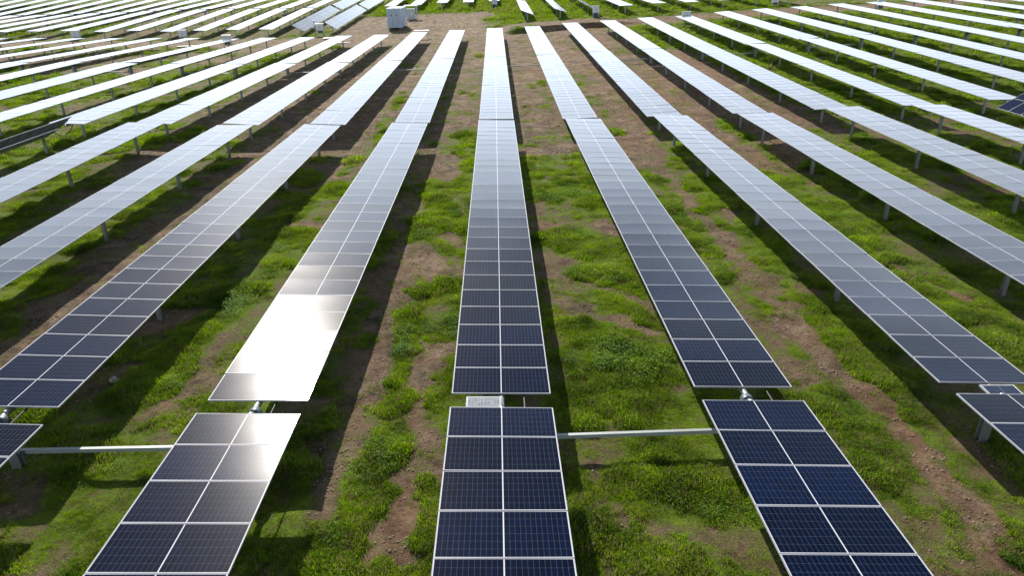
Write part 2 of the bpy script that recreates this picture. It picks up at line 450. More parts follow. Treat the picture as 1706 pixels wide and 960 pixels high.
# ---------------------------------------------------------------- materials
def new_mat(name):
    m = bpy.data.materials.new(name); m.use_nodes = True
    n, l = m.node_tree.nodes, m.node_tree.links
    b = n['Principled BSDF']
    return m, n, l, b
def simple(name, c, rough=.5, metal=0.0, var=.12, scale=6.0, bump=0.0):
    m, n, l, b = new_mat(name)
    b.inputs['Roughness'].default_value = rough
    b.inputs['Metallic'].default_value = metal
    tc = n.new('ShaderNodeTexCoord')
    t = n.new('ShaderNodeTexNoise'); t.inputs['Scale'].default_value = scale; t.inputs['Detail'].default_value = 4
    l.new(tc.outputs['Object'], t.inputs['Vector'])
    mr = n.new('ShaderNodeMapRange')
    mr.inputs['To Min'].default_value = 1 - var; mr.inputs['To Max'].default_value = 1 + var
    l.new(t.outputs[0], mr.inputs[0])
    v = n.new('ShaderNodeVectorMath'); v.operation = 'SCALE'; v.inputs[0].default_value = c
    l.new(mr.outputs[0], v.inputs['Scale'])
    l.new(v.outputs[0], b.inputs['Base Color'])
    if bump:
        bp = n.new('ShaderNodeBump'); bp.inputs['Strength'].default_value = bump; bp.inputs['Distance'].default_value = .02
        l.new(t.outputs[0], bp.inputs['Height']); l.new(bp.outputs[0], b.inputs['Normal'])
    return m

M_STEEL = simple('galvanised_steel', (.36, .38, .39), .42, .75, .18, 9)
M_DARK = simple('dark_steel', (.10, .13, .14), .45, .5, .2, 9)
M_ALU = simple('aluminium_frame', (.37, .37, .40), .55, .0, .06, 3)
M_WHITE = simple('white_painted_steel', (.74, .75, .76), .45, 0, .06, 2)
M_BOX = simple('grey_box_paint', (.52, .56, .60), .4, 0, .06, 3)
M_CONT = simple('container_paint', (.50, .60, .68), .5, 0, .12, 1.2)
M_CONTW = simple('container_roof_paint', (.72, .74, .76), .5, 0, .1, 1.5)
M_BLACK = simple('black_rubber', (.012, .012, .013), .55, 0, .1, 8)
M_BACK = simple('backsheet', (.16, .165, .18), .5, 0, .08, 3)
M_RAIL = simple('rail_zinc', (.30, .31, .32), .45, .6, .15, 6)
M_STONE = simple('pale_stone', (.40, .35, .29), .9, 0, .25, 7, .5)
M_BOARD = simple('white_board', (.8, .8, .8), .6, 0, .06, 4)
M_BLUE = simple('blue_cabinet_base', (.03, .045, .12), .5, 0, .1, 3)

def math_node(n, l, op, a=None, b=None, c=None, clamp=False):
    m = n.new('ShaderNodeMath'); m.operation = op; m.use_clamp = clamp
    for i, q in enumerate((a, b, c)):
        if q is None: continue
        if isinstance(q, (int, float)): m.inputs[i].default_value = q
        else: l.new(q, m.inputs[i])
    return m.outputs[0]

def glass_material(name, cell, line, cells_u, cells_v, size_u, size_v, gap):
    m, n, l, b = new_mat(name)
    tc = n.new('ShaderNodeTexCoord')
    sp = n.new('ShaderNodeSeparateXYZ'); l.new(tc.outputs['UV'], sp.inputs[0])
    mn = lambda *a, **k: math_node(n, l, *a, **k)
    d = mn('MULTIPLY', mn('ABSOLUTE', mn('SUBTRACT', sp.outputs[0], .5)), size_u)
    e = mn('MULTIPLY', mn('ABSOLUTE', mn('SUBTRACT', sp.outputs[1], .5)), size_v)
    wu = (size_u / 2 - .026 - gap) / cells_u
    wv = (size_v / 2 - .022) / cells_v
    cu = mn('DIVIDE', mn('SUBTRACT', d, gap), wu)
    cv = mn('DIVIDE', e, wv)
    fu = mn('ABSOLUTE', mn('SUBTRACT', mn('FRACT', cu), .5))     # .5 at cell borders
    fv = mn('ABSOLUTE', mn('SUBTRACT', mn('FRACT', cv), .5))
    lu = mn('GREATER_THAN', fu, .5 - .0020 / wu)
    lv = mn('GREATER_THAN', fv, .5 - .0017 / wv)
    # clipped cell corners leave small pale diamonds
    dia = mn('LESS_THAN', mn('ADD', mn('MULTIPLY', mn('SUBTRACT', .5, fu), wu), mn('MULTIPLY', mn('SUBTRACT', .5, fv), wv)), .008)
    edge = mn('MAXIMUM', mn('LESS_THAN', d, gap), mn('MAXIMUM', mn('GREATER_THAN', d, size_u / 2 - .024), mn('GREATER_THAN', e, size_v / 2 - .020)))
    ln = mn('MAXIMUM', mn('MAXIMUM', lu, lv), mn('MAXIMUM', dia, edge))
    # every cell a little different
    cmb = n.new('ShaderNodeCombineXYZ')
    l.new(mn('FLOOR', mn('MULTIPLY', sp.outputs[0], cells_u * 2.0)), cmb.inputs[0])
    l.new(mn('FLOOR', mn('MULTIPLY', sp.outputs[1], cells_v * 2.0)), cmb.inputs[1])
    oi = n.new('ShaderNodeObjectInfo'); l.new(oi.outputs['Random'], cmb.inputs[2])
    wnz = n.new('ShaderNodeTexWhiteNoise'); l.new(cmb.outputs[0], wnz.inputs['Vector'])
    mr = n.new('ShaderNodeMapRange'); mr.inputs['To Min'].default_value = .8; mr.inputs['To Max'].default_value = 1.25
    l.new(wnz.outputs['Value'], mr.inputs[0])
    oc = n.new('ShaderNodeMapRange'); oc.inputs['To Min'].default_value = .6; oc.inputs['To Max'].default_value = 1.5
    l.new(oi.outputs['Random'], oc.inputs[0])
    sc = n.new('ShaderNodeVectorMath'); sc.operation = 'SCALE'; sc.inputs[0].default_value = cell
    l.new(mn('MULTIPLY', mr.outputs[0], oc.outputs[0]), sc.inputs['Scale'])
    mx = n.new('ShaderNodeMix'); mx.data_type = 'RGBA'
    l.new(ln, mx.inputs['Factor']); l.new(sc.outputs[0], mx.inputs['A'])
    me = n.new('ShaderNodeMix'); me.data_type = 'RGBA'
    me.inputs['A'].default_value = (*line, 1); me.inputs['B'].default_value = (.62, .63, .66, 1)
    l.new(edge, me.inputs['Factor']); l.new(me.outputs['Result'], mx.inputs['B'])
    # a film of dust
    g = n.new('ShaderNodeNewGeometry')
    dn = n.new('ShaderNodeTexNoise'); dn.inputs['Scale'].default_value = 1.3; dn.inputs['Detail'].default_value = 6
    l.new(g.outputs['Position'], dn.inputs['Vector'])
    dm = n.new('ShaderNodeMapRange'); dm.inputs['To Min'].default_value = .0; dm.inputs['To Max'].default_value = .005
    l.new(dn.outputs[0], dm.inputs[0])
    du = n.new('ShaderNodeMix'); du.data_type = 'RGBA'; du.inputs['B'].default_value = (.45, .38, .30, 1)
    l.new(dm.outputs[0], du.inputs['Factor']); l.new(mx.outputs['Result'], du.inputs['A'])
    l.new(du.outputs['Result'], b.inputs['Base Color'])
    rr = n.new('ShaderNodeMapRange'); rr.inputs['To Min'].default_value = .075; rr.inputs['To Max'].default_value = .115
    l.new(dn.outputs[0], rr.inputs[0]); l.new(rr.outputs[0], b.inputs['Roughness'])
    b.inputs['IOR'].default_value = 1.33
    b.inputs['Specular IOR Level'].default_value = .2
    b.inputs['Coat Weight'].default_value = .28
    b.inputs['Coat Roughness'].default_value = .215
    b.inputs['Coat IOR'].default_value = 1.22
    return m

M_GLASS = glass_material('solar_glass', (.0005, .0040, .020), (.07, .095, .13), 12, 3, 2.278, 1.134, .011)
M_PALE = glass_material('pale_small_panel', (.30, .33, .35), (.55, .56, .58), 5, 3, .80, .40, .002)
M_SMALL = glass_material('small_solar_glass', (.02, .035, .075), (.2, .22, .25), 5, 3, .80, .40, .002)

# ---------------------------------------------------------------- ground
def ground_material():
    m, n, l, b = new_mat('field_soil')
    at = n.new('ShaderNodeAttribute'); at.attribute_name = 'green'
    g = n.new('ShaderNodeNewGeometry')
    def noise(scale, detail=5, rough=.6, w=None):
        t = n.new('ShaderNodeTexNoise'); t.inputs['Scale'].default_value = scale
        t.inputs['Detail'].default_value = detail; t.inputs['Roughness'].default_value = rough
        l.new(g.outputs['Position'], t.inputs['Vector']); return t.outputs[0]
    def ramp(src, stops):
        r = n.new('ShaderNodeValToRGB'); e = r.color_ramp.elements
        while len(e) < len(stops): e.new(.5)
        for q, (p_, c_) in zip(e, stops): q.position = p_; q.color = (*c_, 1)
        l.new(src, r.inputs[0]); return r.outputs[0]
    n1, n2, n3, n4 = noise(.35, 4), noise(1.7, 6), noise(7, 6, .7), noise(28, 4, .7)
    mn = lambda *a, **k: math_node(n, l, *a, **k)
    mixv = mn('ADD', mn('MULTIPLY', n2, .55), mn('MULTIPLY', n3, .45))
    soil = ramp(mixv, [(.30, (.055, .034, .021)), (.43, (.125, .083, .053)), (.55, (.225, .162, .108)), (.69, (.42, .335, .25))])
    red = ramp(mixv, [(.32, (.085, .043, .025)), (.5, (.19, .105, .062)), (.68, (.33, .215, .14))])
    ms = n.new('ShaderNodeMix'); ms.data_type = 'RGBA'
    rf = n.new('ShaderNodeMapRange'); rf.inputs['From Min'].default_value = .46; rf.inputs['From Max'].default_value = .62
    l.new(n1, rf.inputs[0])
    sp = n.new('ShaderNodeSeparateXYZ'); l.new(g.outputs['Position'], sp.inputs[0])
    rx = n.new('ShaderNodeMapRange'); rx.inputs['From Min'].default_value = 3; rx.inputs['From Max'].default_value = 14
    rx.inputs['To Min'].default_value = 0.1; rx.inputs['To Max'].default_value = .85
    l.new(sp.outputs[0], rx.inputs[0])
    l.new(mn('MAXIMUM', mn('MULTIPLY', rf.outputs[0], .6), mn('MULTIPLY', rx.outputs[0], mn('ADD', rf.outputs[0], .35)), clamp=True), ms.inputs['Factor'])
    n5 = noise(.9, 5, .65)
    dk = n.new('ShaderNodeMapRange'); dk.inputs['From Min'].default_value = .36; dk.inputs['From Max'].default_value = .64
    dk.inputs['To Min'].default_value = .42; dk.inputs['To Max'].default_value = 1.18
    l.new(n5, dk.inputs[0])
    spy = n.new('ShaderNodeSeparateXYZ'); l.new(g.outputs['Position'], spy.inputs[0])
    pale = n.new('ShaderNodeMapRange'); pale.inputs['From Min'].default_value = 38; pale.inputs['From Max'].default_value = 62     # dry trampled soil further out
    pale.inputs['To Min'].default_value = 1.0; pale.inputs['To Max'].default_value = 1.38
    l.new(spy.outputs[1], pale.inputs[0])
    dkp = mn('MULTIPLY', dk.outputs[0], pale.outputs[0])
    sv = n.new('ShaderNodeVectorMath'); sv.operation = 'SCALE'
    l.new(soil, sv.inputs[0]); l.new(dkp, sv.inputs['Scale']); soil = sv.outputs[0]
    l.new(soil, ms.inputs['A']); l.new(red, ms.inputs['B'])
    grass = ramp(mn('ADD', mn('MULTIPLY', n2, .4), mn('MULTIPLY', n4, .6)), [(.32, (.022, .042, .005)), (.5, (.085, .14, .008)), (.68, (.20, .26, .022))])
    dry = ramp(mn('ADD', mn('MULTIPLY', n3, .5), mn('MULTIPLY', n4, .5)), [(.3, (.06, .055, .02)), (.55, (.13, .115, .045)), (.75, (.24, .19, .10))])
    # the green edge is broken up by fine noise
    gf = mn('ADD', at.outputs['Fac'], mn('MULTIPLY', mn('SUBTRACT', mixv, .5), 2.4))
    f1 = n.new('ShaderNodeMapRange'); f1.interpolation_type = 'SMOOTHSTEP'
    f1.inputs['From Min'].default_value = .16; f1.inputs['From Max'].default_value = .46
    l.new(gf, f1.inputs[0])
    f2 = n.new('ShaderNodeMapRange'); f2.interpolation_type = 'SMOOTHSTEP'
    f2.inputs['From Min'].default_value = .44; f2.inputs['From Max'].default_value = .76
    l.new(gf, f2.inputs[0])
    a = n.new('ShaderNodeMix'); a.data_type = 'RGBA'
    l.new(f1.outputs[0], a.inputs['Factor']); l.new(ms.outputs['Result'], a.inputs['A']); l.new(dry, a.inputs['B'])
    c = n.new('ShaderNodeMix'); c.data_type = 'RGBA'
    l.new(f2.outputs[0], c.inputs['Factor']); l.new(a.outputs['Result'], c.inputs['A']); l.new(grass, c.inputs['B'])
    l.new(c.outputs['Result'], b.inputs['Base Color'])
    b.inputs['Roughness'].default_value = .95
    b.inputs['Specular IOR Level'].default_value = .15
    bp = n.new('ShaderNodeBump'); bp.inputs['Strength'].default_value = .8; bp.inputs['Distance'].default_value = .09
    l.new(mn('ADD', mn('MULTIPLY', n3, .6), mn('MULTIPLY', n4, .4)), bp.inputs['Height'])
    l.new(bp.outputs[0], b.inputs['Normal'])
    return m

def axis(parts):
    out = []
    for a, b_, s_ in parts:
        n = max(1, int(round((b_ - a) / s_)))
        out += list(np.linspace(a, b_, n, endpoint=False))
    return np.array(out + [parts[-1][1]])
gx = axis([(-2000, -400, 200), (-400, -140, 12), (-140, -60, 2), (-60, -22, .6), (-22, 22, .2), (22, 60, .6), (60, 140, 2), (140, 400, 12), (400, 2000, 200)])
gy = axis([(-200, -20, 12), (-20, 3, 1), (3, 52, .2), (52, 135, .5), (135, 230, 1.5), (230, 500, 10), (500, 2600, 150)])
GX, GY = np.meshgrid(gx, gy)
fx_, fy_ = GX.ravel(), GY.ravel()
GZ = ground_z(fx_, fy_)
GG = green(fx_, fy_)
nx, ny = len(gx), len(gy)
me = bpy.data.meshes.new('ground')
me.vertices.add(nx * ny)
me.vertices.foreach_set('co', np.stack([fx_, fy_, GZ], 1).astype(np.float32).ravel())
ii = (np.arange(ny - 1)[:, None] * nx + np.arange(nx - 1)[None]).ravel()
quads = np.stack([ii, ii + 1, ii + nx + 1, ii + nx], 1).astype(np.int32)
me.loops.add(quads.size); me.polygons.add(len(quads))
me.loops.foreach_set('vertex_index', quads.ravel())
me.polygons.foreach_set('loop_start', np.arange(0, quads.size, 4, dtype=np.int32))
me.polygons.foreach_set('use_smooth', np.ones(len(quads), bool))
me.update(); me.validate()
at = me.attributes.new('green', 'FLOAT', 'POINT'); at.data.foreach_set('value', GG.astype(np.float32))
me.materials.append(ground_material())
ground = link('ground', me)
tag(ground, 'brown and green field under the solar rows', 'ground', kind='structure')

# ---------------------------------------------------------------- grass and weeds (nobody could count them)
def leaf_material(name, c1, c2, tr):
    m = bpy.data.materials.new(name); m.use_nodes = True
    n, l = m.node_tree.nodes, m.node_tree.links
    n.clear()
    out = n.new('ShaderNodeOutputMaterial')
    df = n.new('ShaderNodeBsdfDiffuse'); ts = n.new('ShaderNodeBsdfTranslucent'); gl = n.new('ShaderNodeBsdfGlossy')
    gl.inputs['Roughness'].default_value = .6; gl.inputs['Color'].default_value = (.9, 1, .8, 1)
    g = n.new('ShaderNodeNewGeometry')
    t = n.new('ShaderNodeTexNoise'); t.inputs['Scale'].default_value = .9; t.inputs['Detail'].default_value = 5
    l.new(g.outputs['Position'], t.inputs['Vector'])
    t2 = n.new('ShaderNodeTexNoise'); t2.inputs['Scale'].default_value = 11; t2.inputs['Detail'].default_value = 2
    l.new(g.outputs['Position'], t2.inputs['Vector'])
    f = math_node(n, l, 'ADD', math_node(n, l, 'MULTIPLY', t.outputs[0], .6), math_node(n, l, 'MULTIPLY', t2.outputs[0], .4))
    r = n.new('ShaderNodeValToRGB')
    r.color_ramp.elements[0].position = .36; r.color_ramp.elements[0].color = (*c1, 1)
    r.color_ramp.elements[1].position = .64; r.color_ramp.elements[1].color = (*c2, 1)
    l.new(f, r.inputs[0])
    l.new(r.outputs[0], df.inputs[0])
    v = n.new('ShaderNodeVectorMath'); v.operation = 'MULTIPLY'; v.inputs[1].default_value = tr
    l.new(r.outputs[0], v.inputs[0]); l.new(v.outputs[0], ts.inputs[0])
    a = n.new('ShaderNodeMixShader'); a.inputs[0].default_value = .5
    l.new(df.outputs[0], a.inputs[1]); l.new(ts.outputs[0], a.inputs[2])
    c = n.new('ShaderNodeMixShader'); c.inputs[0].default_value = .015
    l.new(a.outputs[0], c.inputs[1]); l.new(gl.outputs[0], c.inputs[2])
    l.new(c.outputs[0], out.inputs[0])
    return m
M_GRASS = leaf_material('grass_blade', (.042, .10, .004), (.235, .345, .014), (1.55, 1.65, .3))
M_WEED = leaf_material('weed_leaf', (.036, .10, .005), (.18, .31, .015), (1.55, 1.65, .35))
M_STRAW = leaf_material('dry_blade', (.20, .15, .07), (.36, .28, .16), (1.0, 1.0, .9))

def tuft(name, n, h, spread, w, mat, seed, lean=.6):
    rr = random.Random(seed); mb = MB()
    for i in range(n):
        a = rr.uniform(0, 6.283); r0 = spread * math.sqrt(rr.random())
        x, y = r0 * math.cos(a), r0 * math.sin(a)
        hh = h * rr.uniform(.5, 1.15); b = rr.uniform(0, 6.283); ln = rr.uniform(.1, lean) * hh
        dx, dy = math.cos(b) * ln, math.sin(b) * ln
        px, py = -math.sin(b) * w * .5, math.cos(b) * w * .5
        o = len(mb.v)
        mb.v += [(x - px, y - py, -.01), (x + px, y + py, -.01), (x + dx * .35 + px * .9, y + dy * .35 + py * .9, hh * .55), (x + dx * .35 - px * .9, y + dy * .35 - py * .9, hh * .55), (x + dx, y + dy, hh * .97)]
        mb.face((o, o + 1, o + 2, o + 3), 0, None, True); mb.face((o + 3, o + 2, o + 4), 0, None, True)
    return bpy.data.objects.new(name, mb.mesh(name, [mat]))
def weed(name, n, h, spread, lw, mat, seed):
    rr = random.Random(seed); mb = MB()
    for i in range(n):
        a = rr.uniform(0, 6.283); r0 = spread * math.sqrt(rr.random())
        z = h * rr.random() * (1 - .5 * r0 / spread)
        c = Vector((r0 * math.cos(a), r0 * math.sin(a), z))
        d = Vector((math.cos(a + rr.uniform(-1, 1)), math.sin(a + rr.uniform(-1, 1)), rr.uniform(-.2, .7))).normalized()
        s = d.cross(Vector((0, 0, 1)))
        if s.length < .01: s = Vector((1, 0, 0))
        s = s.normalized() * lw * rr.uniform(.3, .5); L = lw * rr.uniform(.9, 1.5)
        o = len(mb.v)
        mid = c + d * L * .5
        mb.v += [tuple(c), tuple(mid + s + Vector((0, 0, .01))), tuple(c + d * L - Vector((0, 0, .012))), tuple(mid - s + Vector((0, 0, .01)))]
        mb.face((o, o + 1, o + 2, o + 3), 0, None, True)
    return bpy.data.objects.new(name, mb.mesh(name, [mat]))

def scatter(name, sources, pts, rot, scl, label):
    src = bpy.data.collections.new(name + '_kinds')
    for o in sources: src.objects.link(o)
    me = bpy.data.meshes.new(name)
    me.vertices.add(len(pts)); me.vertices.foreach_set('co', pts.astype(np.float32).ravel())
    a = me.attributes.new('spin', 'FLOAT', 'POINT'); a.data.foreach_set('value', rot.astype(np.float32))
    a = me.attributes.new('size', 'FLOAT', 'POINT'); a.data.foreach_set('value', scl.astype(np.float32))
    me.update()
    ob = link(name, me)
    tag(ob, label, {'grass': 'grass', 'weeds': 'weeds'}.get(name, 'soil'), kind='stuff')
    ng = bpy.data.node_groups.new(name + '_scatter', 'GeometryNodeTree')
    ng.interface.new_socket('Geometry', in_out='INPUT', socket_type='NodeSocketGeometry')
    ng.interface.new_socket('Geometry', in_out='OUTPUT', socket_type='NodeSocketGeometry')
    N, L = ng.nodes, ng.links
    gi, go = N.new('NodeGroupInput'), N.new('NodeGroupOutput')
    ci = N.new('GeometryNodeCollectionInfo'); ci.inputs['Collection'].default_value = src
    ci.inputs['Separate Children'].default_value = True; ci.inputs['Reset Children'].default_value = True
    ip = N.new('GeometryNodeInstanceOnPoints'); ip.inputs['Pick Instance'].default_value = True
    na = N.new('GeometryNodeInputNamedAttribute'); na.data_type = 'FLOAT'; na.inputs[0].default_value = 'spin'
    nb = N.new('GeometryNodeInputNamedAttribute'); nb.data_type = 'FLOAT'; nb.inputs[0].default_value = 'size'
    cx = N.new('ShaderNodeCombineXYZ')
    ri = N.new('FunctionNodeRandomValue'); ri.data_type = 'INT'
    ri.inputs['Min'].default_value = 0; ri.inputs['Max'].default_value = len(sources) - 1
    L.new(gi.outputs[0], ip.inputs['Points']); L.new(ci.outputs[0], ip.inputs['Instance'])
    L.new(na.outputs[0], cx.inputs[2]); L.new(cx.outputs[0], ip.inputs['Rotation'])
    L.new(nb.outputs[0], ip.inputs['Scale'])
    iv = [s_ for s_ in ri.outputs if s_.type == 'INT'][0]
    L.new(iv, ip.inputs['Instance Index'])
    L.new(ip.outputs[0], go.inputs[0])
    md = ob.modifiers.new('scatter', 'NODES'); md.node_group = ng
    return ob

def in_view(x, y, pad=1.04):
    z = ground_z(x, y, False)
    d = np.stack([x, y, z - CAM_H], 1)
    zz = d @ np.array(fwd)
    u = (d @ np.array(right)) / zz; v = (d @ np.array(up)) / zz
    return (zz > 1) & (np.abs(u) < .7274 * pad + .02) & (v > -.42 * pad) & (v < .43)

def sample(n, ymin, ymax, xw):
    """points thinned with distance, kept inside the wider view"""
    y = rng.uniform(ymin, ymax, n); x = rng.uniform(-1, 1, n) * xw
    ok = in_view(x, y, 1.12)
    return x[ok], y[ok]

PX, PY, PS = [], [], []
for n_, ya, yb, xw, sc_ in ((520000, 5, 22, 19, .85), (420000, 22, 40, 32, 1.05), (260000, 40, 70, 52, 1.5), (240000, 70, 135, 90, 2.1), (150000, 135, 200, 130, 3.2)):
    x, y = sample(n_, ya, yb, xw)
    g = green(x, y) + (fbm(x, y, .8, 3) - .5) * .75
    keep = rng.random(len(x)) < np.clip((g - .34) / .50, .0, 1) ** 1.3 + .05
    x, y, g = x[keep], y[keep], g[keep]
    PX.append(x); PY.append(y); PS.append(sc_ * (.5 + .8 * np.clip(g - .35, 0, .9)) * rng.uniform(.6, 1.5, len(x)) * (.35 + 2.6 * np.clip(fbm(x, y, 1.1, 3) - .22, 0, 1) ** 1.5 * 1.6))
px_, py_, ps_ = np.concatenate(PX), np.concatenate(PY), np.concatenate(PS)
gz_ = ground_z(px_, py_) - .005
scatter('grass', [tuft('grass_tuft', 12, .095, .10, .010, M_GRASS, s, 1.0) for s in range(5)] + [tuft('dry_tuft', 10, .09, .11, .010, M_STRAW, 77 + s, 1.3) for s in range(2)],
        np.stack([px_, py_, gz_], 1), rng.uniform(0, 6.283, len(px_)), ps_, 'short green grass growing in patches between and under the solar rows')
# clods and small stones on the bare soil
def clod(name, seed):
    rr = random.Random(seed); mb = MB(); n_ = 7
    mb.v.append((0, 0, .5))
    for j, (rad, zz) in enumerate(((.55, .32), (.72, -.1))):
        for i in range(n_):
            a = i / n_ * 6.283 + j * .4
            q = rad * rr.uniform(.7, 1.2)
            mb.v.append((q * math.cos(a), q * math.sin(a) * .8, zz * rr.uniform(.7, 1.2)))
    for i in range(n_):
        i2 = (i + 1) % n_
        mb.face((0, 1 + i, 1 + i2)); mb.face((1 + i, 1 + n_ + i, 1 + n_ + i2, 1 + i2))
    return bpy.data.objects.new(name, mb.mesh(name, [M_CLOD]))
M_CLOD = simple('soil_clod', (.27, .195, .14), .95, 0, .35, 2)
CX, CY = [], []
for n_, ya, yb, xw in ((90000, 5, 24, 20), (90000, 24, 60, 45)):
    x, y = sample(n_, ya, yb, xw)
    g = green(x, y)
    keep = rng.random(len(x)) < np.clip((.5 - g) / .3, 0, 1) * np.clip((fbm(x, y, .7, 3) - .36) * 5, 0, 1)
    CX.append(x[keep]); CY.append(y[keep])
x, y = np.concatenate(CX), np.concatenate(CY)
sz = .014 + .04 * rng.random(len(x)) ** 4 + .0006 * y
scatter('soil_clods', [clod('clod', 3 + s) for s in range(4)], np.stack([x, y, ground_z(x, y)], 1), rng.uniform(0, 6.283, len(x)), sz, 'brown clods of earth and small stones on the bare soil')
# broad leaved weeds in the lushest patches, low clods of herbs elsewhere
x, y = sample(60000, 5, 60, 40)
g = green(x, y)
wn_ = fbm(x + 90, y, 2.4, 3)
keep = rng.random(len(x)) < np.clip((g - .80) / .15, 0, 1) * np.clip((wn_ - .44) / .12, 0, 1) * .75 + (g > .3) * .02
x, y, g, wn_ = x[keep], y[keep], g[keep], wn_[keep]
scatter('weeds', [weed('leafy_weed', 64, .17, .20, .036, M_WEED, s) for s in range(5)],
        np.stack([x, y, ground_z(x, y)], 1), rng.uniform(0, 6.283, len(x)), (.40 + 1.0 * np.clip(g - .75, 0, .25) * 4 * np.clip(wn_ - .36, 0, .5) * 3) * rng.uniform(.6, 1.4, len(x)),
        'darker leafy weeds growing in clumps among the grass')

# ---------------------------------------------------------------- solar trackers
PW, PL, NMOD = 2.278, 1.1365, 28
LIP, THICK = .0085, .034
SAGS = (-.0032, -.0022, -.0042, -.0012)

def add_module(mb, M, sag, nu=8, nv=4, glass=0, frame=1, back=2, with_frame=True, uvflip=False):
    """one laminate: bowed glass on top, backsheet below, aluminium frame round it"""
    hx, hy = PW / 2 - LIP, PL / 2 - LIP
    o = len(mb.v)
    for j in range(nv + 1):
        for i in range(nu + 1):
            a, b = i / nu * 2 - 1, j / nv * 2 - 1
            p = M @ Vector((a * hx, b * hy, -.003 + sag * ((1 - b * b) * .8 + (1 - a * a) * .9)))
            mb.v.append(tuple(p))
    U = lambda i: (i / nu * 2 * hx + PW / 2 - hx) / PW
    V = lambda j: (j / nv * 2 * hy + PL / 2 - hy) / PL
    for j in range(nv):
        for i in range(nu):
            q = [o + j * (nu + 1) + i, o + j * (nu + 1) + i + 1, o + (j + 1) * (nu + 1) + i + 1, o + (j + 1) * (nu + 1) + i]
            mb.face(q, glass, [(U(i), V(j)), (U(i + 1), V(j)), (U(i + 1), V(j + 1)), (U(i), V(j + 1))], True)
    o = len(mb.v)
    for a, b in ((-1, -1), (1, -1), (1, 1), (-1, 1)):
        mb.v.append(tuple(M @ Vector((a * hx, b * hy, -.016))))
    mb.face((o + 3, o + 2, o + 1, o), back)
    if with_frame: add_frame(mb, M, frame)

def add_frame(mb, M, frame=0):
    hx, hy = PW / 2 - LIP, PL / 2 - LIP
    o = len(mb.v)
    loops = [(PW / 2, PL / 2, -THICK), (PW / 2, PL / 2, 0.0), (hx, hy, 0.0), (hx, hy, -.02), (PW / 2 - .03, PL / 2 - .03, -THICK)]
    for (X, Y, Z) in loops:
        for a, b in ((-1, -1), (1, -1), (1, 1), (-1, 1)):
            mb.v.append(tuple(M @ Vector((a * X, b * Y, Z))))
    for q in range(3):
        for k in range(4):
            k2 = (k + 1) % 4
            mb.face((o + q * 4 + k, o + q * 4 + k2, o + q * 4 + 4 + k2, o + q * 4 + 4 + k), frame)
    for k in range(4):
        k2 = (k + 1) % 4
        mb.face((o + 16 + k, o + 16 + k2, o + k2, o + k), frame)

I4 = Matrix.Identity(4)
GLASS_MESH, PANEL_MESH = [], []
for i_, s_ in enumerate(SAGS):
    mb = MB(); add_module(mb, I4, s_, with_frame=False); GLASS_MESH.append(mb.mesh('solar_panel', [M_GLASS, M_ALU, M_BACK]))
    mb = MB(); add_module(mb, I4, s_); PANEL_MESH.append(mb.mesh('solar_panel_framed', [M_GLASS, M_ALU, M_BACK]))
mb = MB(); add_frame(mb, I4); FRAME_MESH = mb.mesh('panel_frame', [M_ALU])

def h_beam(w=.15, d=.11, t=.012):
    mb = MB()
    mb.box((0, -d / 2 + t / 2, .5), (w, t, 1)); mb.box((0, d / 2 - t / 2, .5), (w, t, 1)); mb.box((0, 0, .5), (t, d - 2 * t - .004, 1))
    return mb.mesh('post', [M_STEEL])
POST_MESH = h_beam()
THICK_POST_MESH = h_beam(.22, .16, .016)
mb = MB(); mb.tube([(0, 0, 0), (0, 1, 0)], .065, 12); TUBE_MESH = mb.mesh('torque_tube', [M_STEEL])
mb = MB()
mb.tube([(0, -.03, 0), (0, .03, 0)], .10, 14)
mb.box((0, 0, -.12), (.20, .10, .10)); mb.box((.11, 0, -.04), (.03, .09, .16)); mb.box((-.11, 0, -.04), (.03, .09, .16))
BEARING_MESH = mb.mesh('bearing', [M_DARK])
mb = MB()
mb.tube([(0, -.10, 0), (0, .10, 0)], .145, 20); mb.tube([(0, -.16, 0), (0, .16, 0)], .105, 16)
mb.tube([(-.22, 0, -.16), (.22, 0, -.16)], .075, 12); mb.tube([(.20, 0, -.16), (.36, 0, -.16)], .05, 10)
mb.box((0, 0, -.26), (.30, .20, .05))
SLEW_MESH = mb.mesh('slew_drive', [M_DARK])
mb = MB()
mb.box((0, 0, 0), (.80, .40, .03), 1)
o = len(mb.v); mb.v += [(-.38, -.18, .019), (.38, -.18, .019), (.38, .18, .019), (-.38, .18, .019)]
mb.face((o, o + 1, o + 2, o + 3), 0, [(0, 0), (1, 0), (1, 1), (0, 1)])
mb.box((0, .05, -.06), (.16, .16, .09), 2); mb.box((0.0, -.08, -.04), (.3, .04, .05), 2)
CTRL_MESH = mb.mesh('controller_panel', [M_SMALL, M_ALU, M_DARK])
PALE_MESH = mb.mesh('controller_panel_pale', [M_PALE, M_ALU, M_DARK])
mb = MB(); mb.box((0, 0, 0), (1.5, .05, .045)); RAIL_MESH = mb.mesh('mounting_rail', [M_RAIL])

ORD = ['', 'first', 'second', 'third', 'fourth', 'fifth', 'sixth', 'seventh', 'eighth', 'ninth', 'tenth', 'eleventh', 'twelfth', 'thirteenth', 'fourteenth', 'fifteenth', 'sixteenth', 'seventeenth', 'eighteenth', 'nineteenth', 'twentieth', 'twenty first', 'twenty second', 'twenty third', 'twenty fourth', 'twenty fifth']

